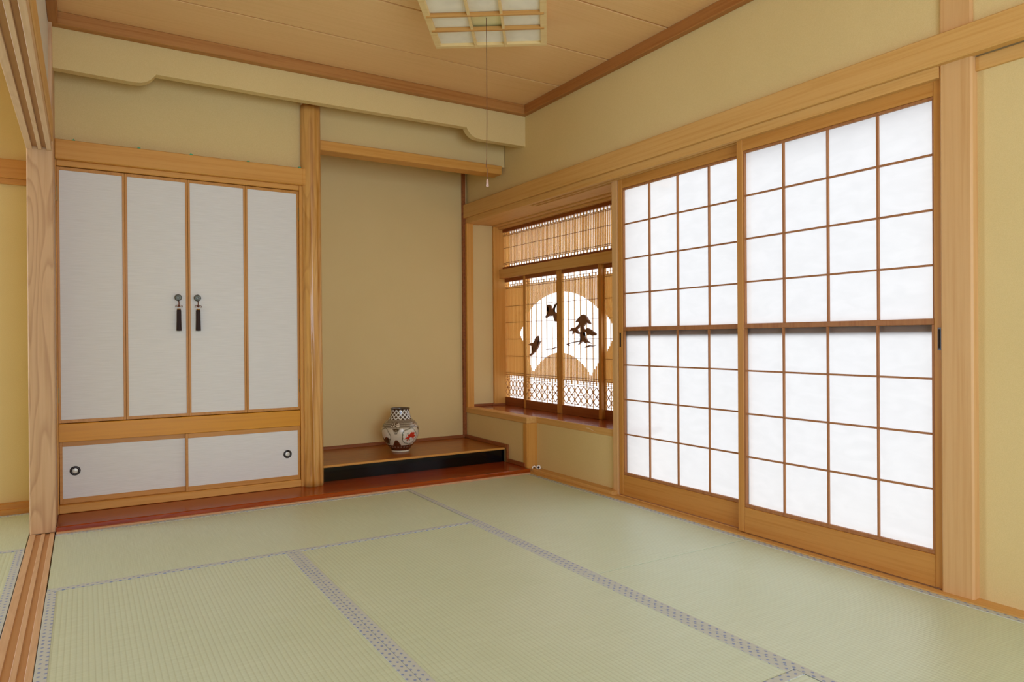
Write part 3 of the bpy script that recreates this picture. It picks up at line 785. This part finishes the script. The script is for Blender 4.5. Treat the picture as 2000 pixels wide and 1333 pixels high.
# ------------------------------------------------------------------ ceiling lamp (square paper shade, turned against the room)
LC = Vector((1.567, 2.755, 2.34)); LA = math.atan2(-0.567, 0.823)
lp = thing('ceiling_lamp', 'square paper and wood lattice ceiling lamp with long pull cord', 'lamp', LC)
lp.rotation_euler = (0, 0, LA)
lp['_o'] = (0, 0, 0)
H = 0.274
b = MB(); fw = 0.030
b.box(-H, H, H-fw, H, 0, 0.026, 0.002).box(-H, H, -H, -H+fw, 0, 0.026, 0.002).box(-H, -H+fw, -H+fw, H-fw, 0, 0.026, 0.002).box(H-fw, H, -H+fw, H-fw, 0, 0.026, 0.002)
b.box(-H, H, H-0.018, H, 0.112, 0.130, 0.001).box(-H, H, -H, -H+0.018, 0.112, 0.130, 0.001).box(-H, -H+0.018, -H, H, 0.112, 0.130, 0.001).box(H-0.018, H, -H, H, 0.112, 0.130, 0.001)
for sx in (-1, 1):
    for sy in (-1, 1):
        b.box(min(sx*H, sx*(H-0.018)), max(sx*H, sx*(H-0.018)), min(sy*H, sy*(H-0.018)), max(sy*H, sy*(H-0.018)), 0.026, 0.112)
b.build('frame', LAMPW, lp)
q = 0.073
b = MB()
for s in (-1, 1):
    b.box(-H+0.012, H-0.012, s*q-0.006, s*q+0.006, -0.006, 0.012, 0.001)
b.build('cross_bar', LAMPB, lp)
b = MB()
for s in (-1, 1):
    b.box(s*q-0.006, s*q+0.006, -H+0.006, H-0.006, -0.003, 0.013, 0.001)
b.build('long_bar', LAMPW, lp)
b = MB()
xs = [-H+fw-0.004, -q, q, H-fw+0.004]
for i in range(3):
    for j in range(3):
        if (i, j) == (1, 1): continue
        b.box(xs[i], xs[i+1], xs[j], xs[j+1], 0.013, 0.0138)
b.build('bottom_paper', LAMPPAPER, lp)
b = MB()
for s in (-1, 1):
    b.box(-H+0.018, H-0.018, s*(H-0.010)-0.0004, s*(H-0.010)+0.0004, 0.02, 0.118)
    b.box(s*(H-0.010)-0.0004, s*(H-0.010)+0.0004, -H+0.018, H-0.018, 0.02, 0.118)
b.build('side_paper', LAMPPAPER, lp)
MB().box(-0.10, 0.10, -0.10, 0.10, 0.020, 0.030, 0.002).build('inner_plate', LAMPG, lp)
b = MB().tube([(0, 0, 0.022), (0.0005, 0, -0.2), (0.0, 0.001, -0.45), (-0.003, 0.0, -0.62), (-0.0055, 0.0, -0.655), (0.0, 0, -0.668), (0.0, 0, -0.715)], 0.0016, 6)
cd = b.build('pull_cord', CORDB, lp)
MB().lathe([(0.0015, 0.0), (0.0045, -0.004), (0.0055, -0.020), (0.0065, -0.034), (0.003, -0.037)], (0, 0, -0.712), 'Z', 16).build('pull_knob', CLEAR, cd)

# ------------------------------------------------------------------ painted porcelain vase
VC = (1.855, 4.500, 0.1302); sc = 0.000346
vp = [(172, 0), (178, 4), (180, 22), (174, 30), (205, 70), (245, 120), (280, 165), (315, 215), (342, 270), (360, 330), (368, 390), (367, 440), (356, 495), (330, 550), (290, 598), (246, 632), (222, 655), (206, 690), (194, 740), (186, 790), (183, 825), (190, 845), (196, 856), (192, 862), (180, 858), (172, 840), (172, 780), (185, 700), (215, 640), (300, 560), (340, 440), (300, 250), (160, 60), (10, 45)]
def smooth_prof(p, n):
    out = []
    for i in range(len(p)-1):
        for k in range(n):
            f = k/n; out.append((p[i][0]*(1-f)+p[i+1][0]*f, p[i][1]*(1-f)+p[i+1][1]*f))
    out.append(p[-1]); return out
prof = [(r*sc, z*sc) for r, z in smooth_prof(vp, 5)]
SEG = 240
vm = MB().lathe(prof, VC, 'Z', SEG)
vase = vm.build('porcelain_vase', plain('tmp', (1, 1, 1)), None, VC)
bpy.data.materials.remove(bpy.data.materials['tmp'])
tag(vase, 'round porcelain vase painted with red flowers and brown patterns on the alcove platform', 'vase')
cam_az = math.atan2(-VC[1], -VC[0])
def lerp(a, b, f): return tuple(a[i]+(b[i]-a[i])*f for i in range(3))
CREAM, BRN, RUST, REDF, GRN, WHT = (0.66, 0.59, 0.44), (0.060, 0.030, 0.010), (0.12, 0.024, 0.008), (0.50, 0.020, 0.008), (0.14, 0.20, 0.09), (0.72, 0.72, 0.70)
def h2(i, j): 
    v = math.sin(i*127.1+j*311.7)*43758.5453
    return v-math.floor(v)
def petal(u, v, cu, cv, ang, ln, wd):
    du, dv = u-cu, v-cv
    a = du*math.cos(ang)+dv*math.sin(ang); bb = -du*math.sin(ang)+dv*math.cos(ang)
    if a < 0 or a > ln: return False
    return abs(bb) < wd*math.sin(PI*min(1, max(0, (a/ln)))**0.8)
def vcol(phi, zz, inner):
    """phi: angle from the camera side, positive to the right; zz: height in drawing units"""
    if inner: return lerp(BRN, CREAM, 0.15)
    if zz > 838: return lerp(BRN, (0.02, 0.01, 0.005), 0.4)
    if zz > 650:                               # diagonal chequer on the collar
        u = phi*205/44.0; v = (zz-650)/44.0
        fa, fc = (0.5*(u+v)) % 1, (0.5*(u-v)) % 1
        return BRN if 0.20 < fa < 0.90 and 0.20 < fc < 0.90 else lerp(WHT, CREAM, 0.3)
    if zz < 34: return CREAM if zz > 6 else lerp(CREAM, BRN, 0.4)
    k = round((phi-0.55)/(PI/2)); pc = phi-(0.55+k*PI/2)      # medallion centred every quarter turn
    u = pc*355; v = zz-330
    rm = math.hypot(u/1.02, v)
    lim = 165+8*math.cos(5*math.atan2(v, u))
    if rm < lim:
        if rm > lim-13: return lerp(GRN, BRN, 0.7)
        if lim-24 < rm < lim-20: return lerp(GRN, CREAM, 0.4)
        red = False; grn = False
        if k % 2 == 0:
            for cu, cv, an, ln, wd in ((5, 0, 0.55, 130, 42), (5, -5, 0.05, 140, 34), (10, -10, 2.5, 75, 34), (10, -10, 3.45, 140, 26), (10, 5, 1.2, 85, 32), (-15, -45, 4.0, 75, 14), (60, -20, 5.6, 70, 12), (85, 20, 1.2, 50, 9), (-90, 10, 0.3, 30, 8)):
                red |= petal(u, v, cu, cv, an, ln, wd)
            for cu, cv, an, ln, wd in ((30, -20, 0.25, 110, 7), (-10, -35, 3.7, 100, 7), (-10, -50, 5.2, 60, 9), (20, -60, 0.1, 90, 6), (-70, 30, 1.4, 45, 4), (-40, 40, 1.6, 50, 4)):
                grn |= petal(u, v, cu, cv, an, ln, wd)
        else:
            for cu, cv, an, ln, wd in ((-30, -60, 0.2, 130, 26), (-60, -40, 3.6, 60, 20)):
                grn |= petal(u, v, cu, cv, an, ln, wd)
            if v < -40+30*math.sin(u/40): return BRN if h2(int(u/9), int(v/9)) > 0.25 else RUST
        du, dv = u*1.0, v*1.0
        if red: return lerp(REDF, (0.6, 0.06, 0.02), h2(int(u/14), int(v/14))*0.6)
        if grn: return GRN
        return lerp(CREAM, (0.72, 0.68, 0.58), 0.6)
    if zz > 490:                               # fish-scale diaper on the shoulder with small reserves
        kk = round((phi+0.28)/(PI/2)); pr = phi-(-0.28+kk*PI/2); uu = pr*330
        if abs(uu) < 90 and 505 < zz < 600:
            if abs(uu) > 82 or zz < 512 or zz > 593: return BRN
            return BRN if h2(int(uu/15)+3, int(zz/15)) > 0.52 else CREAM
        a = (phi*300/22.0 + (0.5 if int(zz/14) % 2 else 0)) % 1; c = (zz/14.0) % 1
        return lerp(CREAM, BRN, 0.35) if abs(math.hypot(a-0.5, c-0.0)-0.45) < 0.13 else lerp(BRN, CREAM, 0.18)
    if zz < 150:                               # dark rust foot band with leaf reserves
        if 95 < zz < 120 and (phi*200/50) % 1 < 0.5: return lerp(RUST, CREAM, 0.2)
        return RUST if h2(int(phi*40), int(zz/12)) > 0.35 else BRN
    s = abs(pc)-PI/4                           # between medallions: leaf sprays, cream ground
    w = 95*abs(s); vv = zz-330
    if vv > 55 and abs(s)*355 < (vv-20)*0.55: return BRN if h2(int(s*60), int(zz/12)) > 0.3 else lerp(CREAM, BRN, 0.4)
    if vv < -70 and abs(s)*355 < (-vv-40)*0.75: return RUST if h2(int(s*50)+7, int(zz/12)) > 0.3 else BRN
    return lerp(CREAM, BRN, 0.06)
me = vase.data
ca = me.color_attributes.new('painting', 'FLOAT_COLOR', 'POINT')
nring = len(me.vertices)//SEG
for i, v in enumerate(me.vertices):
    ring = i//SEG
    phi = math.atan2(v.co.y, v.co.x)-cam_az
    phi = (phi+PI) % (2*PI)-PI
    inner = ring > 23*5
    ca.data[i].color = (*vcol(phi, v.co.z/sc, inner), 1)
mt, t, bs = nt('painted_porcelain')
at = N(t, 'ShaderNodeAttribute'); at.attribute_name = 'painting'
L(t, at.outputs['Color'], bs.inputs['Base Color'])
bs.inputs['Roughness'].default_value = 0.22; bs.inputs['Coat Weight'].default_value = 0.3; bs.inputs['Coat Roughness'].default_value = 0.08
me.materials.clear(); me.materials.append(mt)

for o in bpy.data.objects:
    if '_o' in o: del o['_o']
